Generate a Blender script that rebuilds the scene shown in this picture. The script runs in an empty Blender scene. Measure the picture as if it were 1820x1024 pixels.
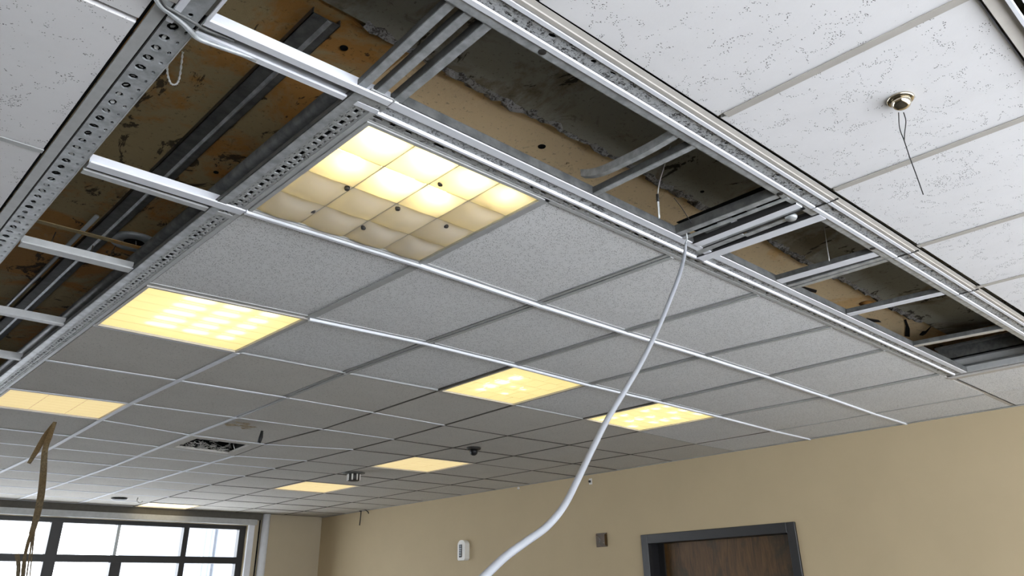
import bpy, bmesh, math, random
from mathutils import Vector, Matrix
random.seed(7)
S = bpy.context.scene
COL = S.collection
CZ = 1.60                    # eye height; the hung ceiling is 1 m above it
ZC = CZ + 1.0                # underside of the hung ceiling
ZS = CZ + 1.27               # underside of the slab above it

# ------------------------------------------------------------------ camera
YAW, PITCH, ROLL, FPX, CX, CY = 0.79754, 0.4331, -0.02382, 1369.75757, 16.98688, -82.89063
_f = Vector((math.cos(PITCH)*math.cos(YAW), math.cos(PITCH)*math.sin(YAW), math.sin(PITCH)))
_r = _f.cross(Vector((0, 0, 1))).normalized()
_u = _r.cross(_f)
_r, _u = _r*math.cos(ROLL)+_u*math.sin(ROLL), -_r*math.sin(ROLL)+_u*math.cos(ROLL)
cam = bpy.data.cameras.new('camera'); camo = bpy.data.objects.new('camera', cam); COL.objects.link(camo)
m = Matrix((( _r.x, _u.x, -_f.x, 0), (_r.y, _u.y, -_f.y, 0), (_r.z, _u.z, -_f.z, CZ), (0, 0, 0, 1)))
camo.matrix_world = m
cam.sensor_fit = 'HORIZONTAL'; cam.sensor_width = 36; cam.lens = 36*FPX/1820
cam.shift_x = -CX/1820; cam.shift_y = CY/1820
cam.clip_start = 0.02; cam.clip_end = 200
S.camera = camo

# ------------------------------------------------------------------ sky, exposure
SKY = 8.8
LAMP = 1.0
w = bpy.data.worlds.new('overcast_sky'); S.world = w; w.use_nodes = True
nt = w.node_tree; bg = nt.nodes['Background']
bg.inputs[0].default_value = (0.90, 0.94, 1.0, 1); bg.inputs[1].default_value = SKY
S.view_settings.view_transform = 'Standard'; S.view_settings.look = 'None'
S.view_settings.exposure = 0.08; S.view_settings.gamma = 1; S.view_settings.use_curve_mapping = False
S.cycles.max_bounces = 8; S.cycles.diffuse_bounces = 6; S.cycles.glossy_bounces = 3
S.cycles.transmission_bounces = 6; S.cycles.transparent_max_bounces = 6
S.cycles.sample_clamp_indirect = 6.0

def portal(x0, x1, z0, z1, y, into):
    """Cycles portal: guides sky sampling through a real window opening, gives off nothing itself."""
    L = bpy.data.lights.new('window_portal', 'AREA'); L.shape = 'RECTANGLE'
    L.size = x1-x0; L.size_y = z1-z0; L.cycles.is_portal = True
    o = bpy.data.objects.new('window_portal', L); COL.objects.link(o)
    o.location = ((x0+x1)/2, y, (z0+z1)/2)
    o.rotation_euler = (math.pi/2 if into > 0 else -math.pi/2, 0, 0)

# ------------------------------------------------------------------ helpers
def ray(px, py):
    return _f + _r*((px-910-CX)/FPX) - _u*((py-512-CY)/FPX)
def at_z(px, py, z):
    d = ray(px, py); return Vector((0, 0, CZ)) + d*((z-CZ)/d.z)
def at_y(px, py, y):
    d = ray(px, py); return Vector((0, 0, CZ)) + d*(y/d.y)
def at_x(px, py, x):
    d = ray(px, py); return Vector((0, 0, CZ)) + d*(x/d.x)

def srgb(r, g, b):
    f = lambda c: (c/255/12.92) if c/255 <= .04045 else ((c/255+.055)/1.055)**2.4
    return (f(r), f(g), f(b), 1)

def link(name, me, parent=None, mat=None):
    o = bpy.data.objects.new(name, me); COL.objects.link(o)
    if parent is not None: o.parent = parent
    if mat is not None and me is not None: me.materials.append(mat)
    return o
def obj(name, bm, mat, parent=None, smooth=False):
    me = bpy.data.meshes.new(name)
    bmesh.ops.recalc_face_normals(bm, faces=bm.faces)
    bm.to_mesh(me); bm.free()
    if smooth:
        for p in me.polygons: p.use_smooth = True
    return link(name, me, parent, mat)
def thing(name, label, cat, loc, group=None):
    o = bpy.data.objects.new(name, None); COL.objects.link(o); o.location = loc
    o.empty_display_size = .05
    return tag(o, label, cat, group)
def tag(o, label, cat, group=None):
    o['label'] = label; o['category'] = cat
    if group: o['group'] = group
    return o
def struct(o): o['kind'] = 'structure'; return o
def adopt(o, parent):
    """parent keeping the world position (parents are unrotated Empties)"""
    o.parent = parent; o.matrix_parent_inverse = Matrix.Translation(-parent.location)
    return o

def box(bm, x0, x1, y0, y1, z0, z1):
    v = [bm.verts.new((x, y, z)) for z in (z0, z1) for y in (y0, y1) for x in (x0, x1)]
    for f in ((0, 2, 3, 1), (4, 5, 7, 6), (0, 1, 5, 4), (2, 6, 7, 3), (0, 4, 6, 2), (1, 3, 7, 5)):
        bm.faces.new([v[i] for i in f])
def boxo(name, x0, x1, y0, y1, z0, z1, mat, parent=None, bev=0):
    bm = bmesh.new(); box(bm, x0, x1, y0, y1, z0, z1)
    if bev: bmesh.ops.bevel(bm, geom=bm.edges[:], offset=bev, segments=2, affect='EDGES')
    return obj(name, bm, mat, parent)
def extr(bm, prof, p0, p1):
    """closed profile (lateral, z) swept from p0 to p1 in the horizontal; +lateral lies left of travel"""
    p0 = Vector(p0); p1 = Vector(p1); d = (p1-p0); d.z = 0; d.normalize(); n = Vector((-d.y, d.x, 0))
    a = [bm.verts.new(p0+n*t+Vector((0, 0, z))) for t, z in prof]
    b = [bm.verts.new(p1+n*t+Vector((0, 0, z))) for t, z in prof]
    k = len(prof)
    for i in range(k):
        bm.faces.new((a[i], a[(i+1) % k], b[(i+1) % k], b[i]))
    bm.faces.new(a); bm.faces.new(b[::-1])
def rect(t0, t1, z0, z1): return [(t0, z0), (t1, z0), (t1, z1), (t0, z1)]
def sweep(name, path, rad, mat, parent=None, seg=10, smooth=True):
    """tube through points; rad a number or list"""
    P = [Vector(p) for p in path]; bm = bmesh.new(); rings = []
    if not isinstance(rad, (list, tuple)): rad = [rad]*len(P)
    ref = Vector((0.3, 0.2, 0.93)).normalized(); 
    for i, p in enumerate(P):
        t = (P[min(i+1, len(P)-1)]-P[max(i-1, 0)]).normalized()
        a = t.cross(ref)
        if a.length < .05: a = t.cross(Vector((1, 0, 0)))
        a.normalize(); b = t.cross(a); ref = b.cross(t) if False else ref
        rings.append([bm.verts.new(p+(a*math.cos(q)+b*math.sin(q))*rad[i]) for q in [2*math.pi*k/seg for k in range(seg)]])
    for A, B in zip(rings, rings[1:]):
        for k in range(seg): bm.faces.new((A[k], A[(k+1) % seg], B[(k+1) % seg], B[k]))
    bm.faces.new(rings[0]); bm.faces.new(rings[-1][::-1])
    return obj(name, bm, mat, parent, smooth)
def spline(pts, n=8):
    """Catmull-Rom through pts"""
    P = [Vector(p) for p in pts]; P = [P[0]*2-P[1]]+P+[P[-1]*2-P[-2]]; out = []
    for i in range(1, len(P)-2):
        for k in range(n):
            t = k/n; a, b, c, d = P[i-1:i+3]
            out.append(.5*((2*b)+(c-a)*t+(2*a-5*b+4*c-d)*t*t+(3*b-a-3*c+d)*t**3))
    out.append(P[-2]); return out
def lathe(name, prof, c, mat, parent=None, axis='z', seg=28, smooth=True):
    """profile (radius, height) turned about an axis through c"""
    bm = bmesh.new(); c = Vector(c); rings = []
    for r, h in prof:
        ring = []
        for k in range(seg):
            q = 2*math.pi*k/seg; x, y = r*math.cos(q), r*math.sin(q)
            v = {'z': (x, y, h), 'x': (h, x, y), 'y': (x, h, y)}[axis]
            ring.append(bm.verts.new(c+Vector(v)))
        rings.append(ring)
    for A, B in zip(rings, rings[1:]):
        for k in range(seg): bm.faces.new((A[k], A[(k+1) % seg], B[(k+1) % seg], B[k]))
    bm.faces.new(rings[0]); bm.faces.new(rings[-1][::-1])
    return obj(name, bm, mat, parent, smooth)

# ------------------------------------------------------------------ materials
class NB:
    def __init__(s, name):
        s.m = bpy.data.materials.new(name); s.m.use_nodes = True; s.t = s.m.node_tree; s.n = s.t.nodes; s.l = s.t.links
        s.b = s.n['Principled BSDF']; s.co = s.n.new('ShaderNodeTexCoord')
    def new(s, ty, **kw):
        k = s.n.new(ty)
        for a, v in kw.items(): setattr(k, a, v)
        return k
    def put(s, sock, v):
        if hasattr(v, 'is_output') or hasattr(v, 'links'): s.l.new(v, sock)
        else: sock.default_value = v
    def mapping(s, scale=(1, 1, 1), rot=(0, 0, 0), src=None, loc=None):
        k = s.new('ShaderNodeMapping'); s.l.new(src or s.co.outputs['Object'], k.inputs[0])
        k.inputs['Scale'].default_value = scale; k.inputs['Rotation'].default_value = rot
        if loc is not None: s.put(k.inputs['Location'], loc)
        return k.outputs[0]
    def noise(s, scale, detail=2, rough=.5, vec=None, dist=0):
        k = s.new('ShaderNodeTexNoise'); s.l.new(vec or s.co.outputs['Object'], k.inputs['Vector'])
        k.inputs['Scale'].default_value = scale; k.inputs['Detail'].default_value = detail
        k.inputs['Roughness'].default_value = rough; k.inputs['Distortion'].default_value = dist
        return k.outputs['Fac']
    def voro(s, scale, vec=None, out='Distance', feature='F1', rnd=1):
        k = s.new('ShaderNodeTexVoronoi', feature=feature); s.l.new(vec or s.co.outputs['Object'], k.inputs['Vector'])
        k.inputs['Scale'].default_value = scale; k.inputs['Randomness'].default_value = rnd
        return k.outputs[out]
    def ramp(s, x, stops):
        k = s.new('ShaderNodeValToRGB'); s.l.new(x, k.inputs[0]); e = k.color_ramp.elements
        while len(e) < len(stops): e.new(.5)
        for a, (p, c) in zip(e, stops):
            a.position = p; a.color = c if isinstance(c, tuple) else (c, c, c, 1)
        return k.outputs[0]
    def math(s, op, a, b=0.0, clamp=False):
        k = s.new('ShaderNodeMath', operation=op); k.use_clamp = clamp
        s.put(k.inputs[0], a); s.put(k.inputs[1], b); return k.outputs[0]
    def mix(s, f, a, b):
        k = s.new('ShaderNodeMix', data_type='RGBA'); s.put(k.inputs[0], f); s.put(k.inputs[6], a); s.put(k.inputs[7], b)
        return k.outputs[2]
    def bump(s, h, dist=.002, strength=.6):
        k = s.new('ShaderNodeBump'); s.l.new(h, k.inputs['Height']); k.inputs['Distance'].default_value = dist
        k.inputs['Strength'].default_value = strength; s.l.new(k.outputs[0], s.b.inputs['Normal'])
    def fin(s, col, rough=.6, metal=0.0, spec=.5):
        s.put(s.b.inputs['Base Color'], col); s.put(s.b.inputs['Roughness'], rough)
        s.b.inputs['Metallic'].default_value = metal; s.b.inputs['Specular IOR Level'].default_value = spec
        return s.m

def m_paint(name, c, rough=.55, var=.06, scale=6, spec=.4, metal=0.0, bump=0.0):
    k = NB(name); n = k.noise(scale, 4, .6)
    d = tuple(max(0, q*(1-var)) for q in c[:3])+(1,); e = tuple(min(1, q*(1+var)) for q in c[:3])+(1,)
    if bump: k.bump(k.noise(scale*14, 3), .001, bump)
    return k.fin(k.ramp(n, [(.3, d), (.7, e)]), rough, metal, spec)

def m_fissured(name, c):
    k = NB(name)
    oi = k.new('ShaderNodeObjectInfo')
    v = k.mapping(src=k.co.outputs['Object'])
    add = k.new('ShaderNodeVectorMath', operation='ADD'); k.l.new(v, add.inputs[0])
    cmb = k.new('ShaderNodeCombineXYZ'); k.l.new(k.math('MULTIPLY', oi.outputs['Random'], 37.0), cmb.inputs[0])
    k.l.new(k.math('MULTIPLY', oi.outputs['Random'], 91.0), cmb.inputs[1]); k.l.new(cmb.outputs[0], add.inputs[1]); v = add.outputs[0]
    n = k.noise(15, 1.5, .5, v, .6)
    line = k.math('LESS_THAN', k.math('ABSOLUTE', k.math('SUBTRACT', n, .5)), .034)
    gap = k.math('GREATER_THAN', k.noise(19, 1, .5, v), .49)
    dots = k.math('LESS_THAN', k.voro(190, k.mapping((1, 1.5, 1), (0, 0, -.5), v)), .29)
    worm = k.math('MULTIPLY', k.math('MULTIPLY', line, gap), dots)
    few = k.math('MULTIPLY', k.math('LESS_THAN', k.voro(150, v), .13), k.math('GREATER_THAN', k.noise(30, 1, .5, v), .56))
    msk = k.math('MAXIMUM', worm, few)
    base = k.ramp(k.noise(8, 5, .65, v), [(.3, tuple(x*.95 for x in c[:3])+(1,)), (.7, c)])
    hsv = k.mix(k.math('MULTIPLY', msk, .85), base, srgb(48, 48, 50))
    k.bump(k.math('SUBTRACT', k.math('MULTIPLY', k.noise(160, 3, .6, v), .35), msk), .0012, .5)
    return k.fin(hsv, .9, 0, .15)

def m_speckled(name, c, dens=.55):
    k = NB(name)
    oi = k.new('ShaderNodeObjectInfo')
    add = k.new('ShaderNodeVectorMath', operation='ADD'); k.l.new(k.co.outputs['Object'], add.inputs[0])
    cmb = k.new('ShaderNodeCombineXYZ'); k.l.new(k.math('MULTIPLY', oi.outputs['Random'], 53.0), cmb.inputs[0])
    k.l.new(k.math('MULTIPLY', oi.outputs['Random'], 17.0), cmb.inputs[1]); k.l.new(cmb.outputs[0], add.inputs[1]); v = add.outputs[0]
    wv = k.mapping((1, 1.7, 1), (0, 0, .6), v)
    a = k.math('LESS_THAN', k.voro(185, wv), .30)
    b = k.math('GREATER_THAN', k.noise(70, 2, .6, v), dens)
    msk = k.math('MULTIPLY', a, b)
    base = k.ramp(k.noise(5, 5, .65, v), [(.3, tuple(x*.94 for x in c[:3])+(1,)), (.7, c)])
    k.bump(k.math('SUBTRACT', k.math('MULTIPLY', k.noise(180, 3, .6, v), .35), msk), .001, .5)
    return k.fin(k.mix(k.math('MULTIPLY', msk, .78), base, srgb(55, 55, 57)), .92, 0, .12)

def m_slab(name, base, stain, dark, amt=.45, blot=.655):
    k = NB(name)
    n = k.noise(2.6, 6, .68, dist=.5); n2 = k.noise(9, 6, .7, dist=1.2); n3 = k.noise(6.5, 7, .72, k.mapping((1.5, .8, 1), (0, 0, .5)), .8)
    c = k.mix(k.ramp(n, [(amt, 0.0), (amt+.09, 1.0)]), base, stain)
    c = k.mix(k.math('MULTIPLY', k.ramp(n2, [(.60, 0.0), (.66, 1.0)]), .35), c, dark)
    c = k.mix(k.math('MULTIPLY', k.ramp(n3, [(blot, 0.0), (blot+.025, 1.0)]), .9), c, dark)
    c = k.mix(k.math('MULTIPLY', k.ramp(k.noise(75, 4, .7), [(.60, 0.0), (.66, 1.0)]), .45), c, dark)
    k.bump(k.noise(60, 5, .65), .003, .5)
    return k.fin(c, .9, 0, .2)

def m_galv(name, lo, hi, rough=.42, metal=.35, scale=30):
    k = NB(name); n = k.noise(scale, 4, .6)
    c = k.ramp(n, [(.35, lo), (.65, hi)])
    k.bump(k.noise(220, 2), .0004, .3)
    return k.fin(c, k.math('ADD', k.math('MULTIPLY', n, .2), rough-.1), metal, .5)

def m_granular(name, lo, hi, thr=.50, scale=120):
    k = NB(name); n = k.noise(scale, 3, .75, dist=1.0); n2 = k.noise(26, 3, .7)
    sp = k.ramp(k.math('ADD', k.math('MULTIPLY', n, .65), k.math('MULTIPLY', n2, .35)), [(thr-.055, 0.0), (thr, .6), (thr+.02, 1.0)])
    c = k.mix(sp, lo, hi)
    k.bump(n, .0022, .9)
    return k.fin(c, .5, .15, .5)

M = {}
M['tile_fis'] = m_fissured('fissured_tile', srgb(238, 238, 240))
M['tile_spk'] = m_speckled('speckled_tile', srgb(230, 231, 232), .46)
M['tile_far'] = m_speckled('fine_tile_dimmed', srgb(212, 209, 203), .57)  # darker than the near tiles: fall-off of daylight put into the colour
M['tee'] = m_paint('white_enamel', srgb(228, 231, 238), .5, .03, 20, .35)
M['tee_far'] = m_paint('grey_enamel_seam_shade', srgb(100, 97, 91), .8, .1, 20, .1)  # shade of the seam gaps put into the far tees' colour; plain grey on trim
M['tee_old'] = m_paint('greyed_enamel', srgb(176, 178, 178), .45, .08, 30, .5)
M['tee_cream'] = m_paint('cream_enamel', srgb(186, 182, 176), .5, .06, 20, .4)
M['reveal'] = m_paint('dark_reveal', srgb(52, 52, 52), .7, .1, 20)
M['galv'] = m_galv('galvanised_steel', srgb(158, 162, 164), srgb(196, 200, 203))
M['galv_dk'] = m_galv('dull_steel', srgb(84, 86, 86), srgb(112, 113, 112), .5, .3)
M['galv_worn'] = m_granular('worn_steel', srgb(92, 92, 90), srgb(172, 174, 174), .44, 60)
M['granular'] = m_granular('rough_plaster_strip', srgb(58, 58, 56), srgb(186, 189, 191), .47)
M['slab_brown'] = m_slab('brown_stained_slab', srgb(168, 150, 112), srgb(176, 130, 74), srgb(62, 54, 44), .47, .585)
M['slab_beige'] = m_slab('beige_slab', srgb(232, 210, 172), srgb(226, 192, 140), srgb(120, 98, 70), .55)
M['conc'] = m_slab('dark_concrete', srgb(158, 158, 148), srgb(126, 118, 102), srgb(52, 47, 42), .50, .595)
M['rough_edge'] = m_granular('crumbled_mortar', srgb(80, 78, 76), srgb(160, 160, 162), .50, 90)
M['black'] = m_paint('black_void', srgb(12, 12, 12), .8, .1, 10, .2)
M['wall'] = m_paint('cream_wall_paint', srgb(190, 173, 142), .75, .025, 3, .2, bump=.15)
M['wall_grey'] = m_paint('pale_wall_paint', srgb(190, 178, 154), .75, .03, 3, .2, bump=.15)
M['floor'] = m_paint('grey_floor', srgb(70, 67, 62), .85, .08, 4, .2)
M['frame_black'] = m_paint('black_metal_frame', srgb(32, 32, 33), .42, .1, 8, .5)
M['alu'] = m_paint('pale_aluminium', srgb(170, 176, 180), .4, .05, 10, .5, .3)
M['white_pl'] = m_paint('white_plastic', srgb(226, 224, 218), .45, .03, 10, .5)
M['pipe_white'] = m_paint('white_conduit', srgb(148, 151, 157), .42, .05, 6, .5)
M['wire_black'] = m_paint('black_wire', srgb(26, 26, 28), .5, .1, 20)
M['wire_white'] = m_paint('pale_wire', srgb(200, 200, 198), .4, .08, 40)
M['soot'] = m_paint('dark_grey_plastic', srgb(50, 48, 46), .5, .15, 40)
M['ground'] = m_paint('pale_paving', srgb(240, 240, 240), .8, .02, 1)
def m_chrome():
    k = NB('polished_chrome'); return k.fin(srgb(200, 190, 170), .12, 1.0)
M['chrome'] = m_chrome()
def m_wood():
    k = NB('dark_stained_wood'); v = k.mapping((1, 5, .7))
    n = k.noise(5, 6, .65, v, 1.2); n2 = k.noise(3.5, 5, .6, None, .6)
    c = k.ramp(n, [(.3, srgb(56, 40, 20)), (.5, srgb(90, 64, 32)), (.7, srgb(108, 80, 44))])
    c = k.mix(k.ramp(n2, [(.47, 0.0), (.60, .8)]), c, srgb(58, 48, 28))
    return k.fin(c, .45, 0, .4)
M['wood'] = m_wood()
def m_strap():
    k = NB('frayed_brown_strap'); n = k.noise(90, 4, .7); n2 = k.noise(7, 2)
    c = k.ramp(n, [(.35, srgb(74, 66, 50)), (.6, srgb(112, 99, 76))])
    c = k.mix(k.ramp(n2, [(.45, 0.0), (.6, .6)]), c, srgb(92, 72, 42))
    k.bump(n, .001, .6); return k.fin(c, .8)
M['strap'] = m_strap()
def m_glass():
    k = NB('window_glass')
    g = k.new('ShaderNodeBsdfGlass'); g.inputs['IOR'].default_value = 1.02; g.inputs['Roughness'].default_value = 0
    g.inputs['Color'].default_value = (.97, .98, 1, 1)
    t = k.new('ShaderNodeBsdfTransparent'); t.inputs[0].default_value = (.96, .97, .98, 1)
    gl = k.new('ShaderNodeBsdfGlossy'); gl.inputs['Roughness'].default_value = .02
    mx = k.new('ShaderNodeMixShader'); mx.inputs[0].default_value = .05
    k.l.new(t.outputs[0], mx.inputs[1]); k.l.new(gl.outputs[0], mx.inputs[2])
    k.l.new(mx.outputs[0], k.n['Material Output'].inputs['Surface']); return k.m
M['glass'] = m_glass()

def m_diffuser(name, em, trans, tint=(1, .80, .42, 1), body=(.86, .80, .66, 1)):
    """acrylic lens: glows a little all over (light piped through the sheet) and lets the tubes above show through"""
    k = NB(name)
    t = k.new('ShaderNodeBsdfTranslucent'); t.inputs[0].default_value = body
    d = k.new('ShaderNodeBsdfDiffuse'); d.inputs[0].default_value = body
    mx = k.new('ShaderNodeMixShader'); mx.inputs[0].default_value = trans
    k.l.new(d.outputs[0], mx.inputs[1]); k.l.new(t.outputs[0], mx.inputs[2])
    e = k.new('ShaderNodeEmission'); e.inputs[0].default_value = tint; e.inputs[1].default_value = em*LAMP
    a = k.new('ShaderNodeAddShader'); k.l.new(mx.outputs[0], a.inputs[0]); k.l.new(e.outputs[0], a.inputs[1])
    k.l.new(a.outputs[0], k.n['Material Output'].inputs['Surface']); return k.m
def m_emit(name, c, s):
    k = NB(name); e = k.new('ShaderNodeEmission'); e.inputs[0].default_value = c; e.inputs[1].default_value = s*LAMP
    k.l.new(e.outputs[0], k.n['Material Output'].inputs['Surface']); return k.m
M['diff_pillow'] = m_diffuser('pillowed_acrylic', .02, .5, (1, .8, .45, 1), (.60, .59, .57, 1))
M['diff_bright'] = m_diffuser('bright_acrylic', .74, .5, (1, .83, .34, 1), (.6, .57, .45, 1))
M['diff_soft'] = m_diffuser('dim_acrylic', .72, .4, (1, .81, .42, 1), (.5, .45, .35, 1))
M['diff_far'] = m_diffuser('far_acrylic', 1.1, .4, (1, .85, .55, 1))
M['tube'] = m_emit('lit_tube', (1, .84, .50, 1), 7)
M['puck'] = m_emit('lit_led_board', (1, .90, .68, 1), 4.5)
M['tube_warm'] = m_emit('warm_lit_tube', (1, .76, .36, 1), 9)
M['tube_l1'] = m_emit('hot_warm_tube', (1, .80, .34, 1), 42)
M['housing'] = m_paint('lamp_housing', srgb(225, 220, 210), .6, .02)

# ------------------------------------------------------------------ room shell
XR, YW, XL, YB = 5.447, 9.40, -5.2, -1.45      # right wall, window wall, left wall, wall behind the camera
WH = CZ+.86                                     # head of the far window
struct(boxo('floor', XL-.2, XR+.3, YB-.3, YW+.3, -.12, 0, M['floor']))
# right wall with the doorway
DY0, DY1, DT = 2.90, 4.19, CZ+.40
bm = bmesh.new()
box(bm, XR, XR+.2, YB-.2, DY0, 0, ZC+.6); box(bm, XR, XR+.2, DY1, YW+.2, 0, ZC+.6); box(bm, XR, XR+.2, DY0, DY1, DT, ZC+.6)
wall_right = struct(obj('wall_right', bm, M['wall']))
struct(boxo('wall_left', XL-.2, XL, YB-.2, YW+.2, 0, ZC+.6, M['wall_grey']))
# far wall with the strip of windows
WX0, WX1, SILL = -4.0, 4.455, .95
bm = bmesh.new()
box(bm, XL-.2, WX0, YW, YW+.25, 0, ZC+.6); box(bm, WX1, XR+.2, YW, YW+.25, 0, ZC+.6)
box(bm, WX0, WX1, YW, YW+.25, 0, SILL); box(bm, WX0, WX1, YW, YW+.25, WH, ZC+.6)
struct(obj('wall_far', bm, M['wall_grey']))
# wall behind the camera, wide windows
BX0, BX1, BS, BH = -1.9, 5.3, .80, 2.52
bm = bmesh.new()
box(bm, XL-.2, BX0, YB-.2, YB, 0, ZC+.6); box(bm, BX1, XR+.2, YB-.2, YB, 0, ZC+.6)
box(bm, BX0, BX1, YB-.2, YB, 0, BS); box(bm, BX0, BX1, YB-.2, YB, BH, ZC+.6)
struct(obj('wall_back', bm, M['wall_grey']))
portal(BX0, BX1, BS, BH, YB-.05, 1)
portal(WX0, WX1, SILL, WH, YW+.2, -1)
g = boxo('ground', -40, 45, -45, 55, -.5, -.3, M['ground']); struct(g)

# ------------------------------------------------------------------ ceiling: the slab, and all that hangs from it
bm = bmesh.new(); box(bm, XL-.2, XR+.2, YB-.2, YW+.2, ZS, ZS+.2)
ceiling = struct(obj('ceiling', bm, M['slab_beige']))
boxo('slab_panel', -.6, .90, .95, 7.0, ZS-.012, ZS, M['slab_brown'], ceiling)
boxo('concrete_beam', -.6, 4.45, -.3, 1.275, ZS-.03, ZS-.012, M['conc'], ceiling)
# the crumbled edge of the beam
bm = bmesh.new(); r2 = random.Random(3); prev = None; n = 150
for i in range(n+1):
    x = .745+(4.1-.745)*i/n; a = 1.262+r2.uniform(-.012, .012); b = 1.318+r2.uniform(-.016, .012)+.008*math.sin(x*7)
    z = ZS-.034+r2.uniform(-.006, .004)
    cur = [bm.verts.new((x, a, ZS-.028)), bm.verts.new((x, (a+b)/2, z)), bm.verts.new((x, b, ZS-.001))]
    if prev:
        for k in (0, 1): bm.faces.new((prev[k], prev[k+1], cur[k+1], cur[k]))
    prev = cur
obj('mortar_edge', bm, M['rough_edge'], ceiling)

# node table of the grid, [row along the room][column towards the right wall]
NODES = [
[(0.785, 1.3), (1.37, 1.3), (1.955, 1.3), (2.489, 1.3), (3.071, 1.3), (3.592, 1.3), (4.265, 1.3), (4.943, 1.3), (5.447, 1.3)],
[(0.785, 1.906), (1.392, 1.877), (1.946, 1.932), (2.444, 1.919), (3.021, 1.901), (3.603, 1.917), (4.287, 1.914), (4.943, 1.97), (5.447, 1.952)],
[(0.785, 2.646), (1.379, 2.608), (1.925, 2.544), (2.449, 2.575), (2.991, 2.616), (3.621, 2.6), (4.255, 2.599), (4.943, 2.663), (5.447, 2.639)],
[(0.785, 3.198), (1.369, 3.203), (1.89, 3.201), (2.471, 3.186), (2.994, 3.186), (3.618, 3.199), (4.191, 3.205), (4.943, 3.295), (5.447, 3.263)],
[(0.785, 3.833), (1.366, 3.823), (1.939, 3.795), (2.504, 3.844), (3.081, 3.859), (3.604, 3.903), (4.217, 3.848), (4.893, 3.859), (5.447, 3.854)],
[(0.785, 4.477), (1.343, 4.44), (1.946, 4.441), (2.531, 4.43), (3.066, 4.436), (3.613, 4.477), (4.209, 4.444), (4.864, 4.442), (5.447, 4.447)],
[(0.785, 4.953), (1.372, 4.97), (1.946, 4.97), (2.508, 4.944), (3.087, 4.97), (3.59, 4.89), (4.186, 4.89), (4.849, 4.909), (5.447, 4.923)],
[(0.785, 5.581), (1.386, 5.585), (1.946, 5.579), (2.503, 5.578), (3.05, 5.597), (3.588, 5.517), (4.186, 5.517), (4.846, 5.532), (5.447, 5.546)],
[(0.785, 6.079), (1.413, 6.092), (1.986, 6.092), (2.512, 6.075), (3.041, 6.057), (3.604, 6.029), (4.196, 6.022), (4.849, 6.029), (5.447, 6.039)],
[(0.785, 6.609), (1.405, 6.618), (1.984, 6.626), (2.517, 6.608), (3.033, 6.57), (3.6, 6.546), (4.186, 6.546), (4.844, 6.557), (5.447, 6.571)],
[(0.785, 7.278), (1.404, 7.29), (1.986, 7.301), (2.518, 7.282), (3.03, 7.241), (3.592, 7.221), (4.186, 7.221), (4.844, 7.231), (5.447, 7.246)],
[(0.785, 7.793), (1.396, 7.801), (1.972, 7.807), (2.511, 7.795), (3.042, 7.775), (3.607, 7.758), (4.201, 7.754), (4.855, 7.762), (5.447, 7.771)],
[(0.785, 8.309), (1.387, 8.312), (1.959, 8.314), (2.514, 8.318), (3.07, 8.325), (3.649, 8.322), (4.232, 8.307), (4.87, 8.297), (5.447, 8.297)],
[(0.785, 8.842), (1.383, 8.844), (1.958, 8.849), (2.523, 8.864), (3.084, 8.876), (3.668, 8.876), (4.252, 8.862), (4.879, 8.842), (5.447, 8.837)],
[(0.785, 9.34), (1.382, 9.34), (1.955, 9.34), (2.517, 9.34), (3.076, 9.34), (3.658, 9.34), (4.245, 9.34), (4.88, 9.34), (5.447, 9.34)]]
def _smooth(T, passes=2):
    for _ in range(passes):
        A = [list(r) for r in T]; nj, ni = len(T), len(T[0])
        for j in range(nj):
            for i in range(ni):
                x, y = T[j][i]
                if 0 < j < nj-1 and 0 < i < ni-1: x = .25*T[j-1][i][0]+.5*x+.25*T[j+1][i][0]
                if 0 < i < ni-1 and 0 < j < nj-1: y = .25*T[j][i-1][1]+.5*y+.25*T[j][i+1][1]
                A[j][i] = (x, y)
        T = A
    return T
NODES = _smooth(NODES, 1)
NODES[6][2] = (1.950, 5.10); NODES[6][3] = (2.475, 5.12); NODES[7][2] = (1.960, 5.63); NODES[7][3] = (2.515, 5.68)
def N(i, j): return Vector((NODES[j][i][0], NODES[j][i][1], 0))
NV = len(NODES)
LIGHTS = {(0, 0), (0, 2), (3, 2), (5, 2), (0, 5), (5, 6), (5, 9), (4, 13)}
VENT = (2, 6)

def quad_in(a, b, c, d, ins):
    """inset quad corners given in order round"""
    P = [a, b, c, d]; out = []
    for i in range(4):
        p, q, r = P[i], P[(i+1) % 4], P[i-1]
        out.append(p+(q-p).normalized()*ins+(r-p).normalized()*ins)
    return out
def slabq(name, Q, z0, z1, mat, parent, bev=0.0, dz=None):
    bm = bmesh.new(); dz = dz or [0]*4
    lo = [bm.verts.new((q.x, q.y, z0+d)) for q, d in zip(Q, dz)]; hi = [bm.verts.new((q.x, q.y, z1+d)) for q, d in zip(Q, dz)]
    bm.faces.new(lo); bm.faces.new(hi)
    for i in range(4): bm.faces.new((lo[i], lo[(i+1) % 4], hi[(i+1) % 4], hi[i]))
    if bev: bmesh.ops.bevel(bm, geom=[e for e in bm.edges if e.verts[0] in lo and e.verts[1] in lo], offset=bev, segments=1, affect='EDGES')
    return obj(name, bm, mat, parent)
rt = random.Random(11)
def recessed(i, j): return j >= 4 and (i >= 3) or (j >= 3 and i >= 2 and i*1.0 >= 2)
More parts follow.
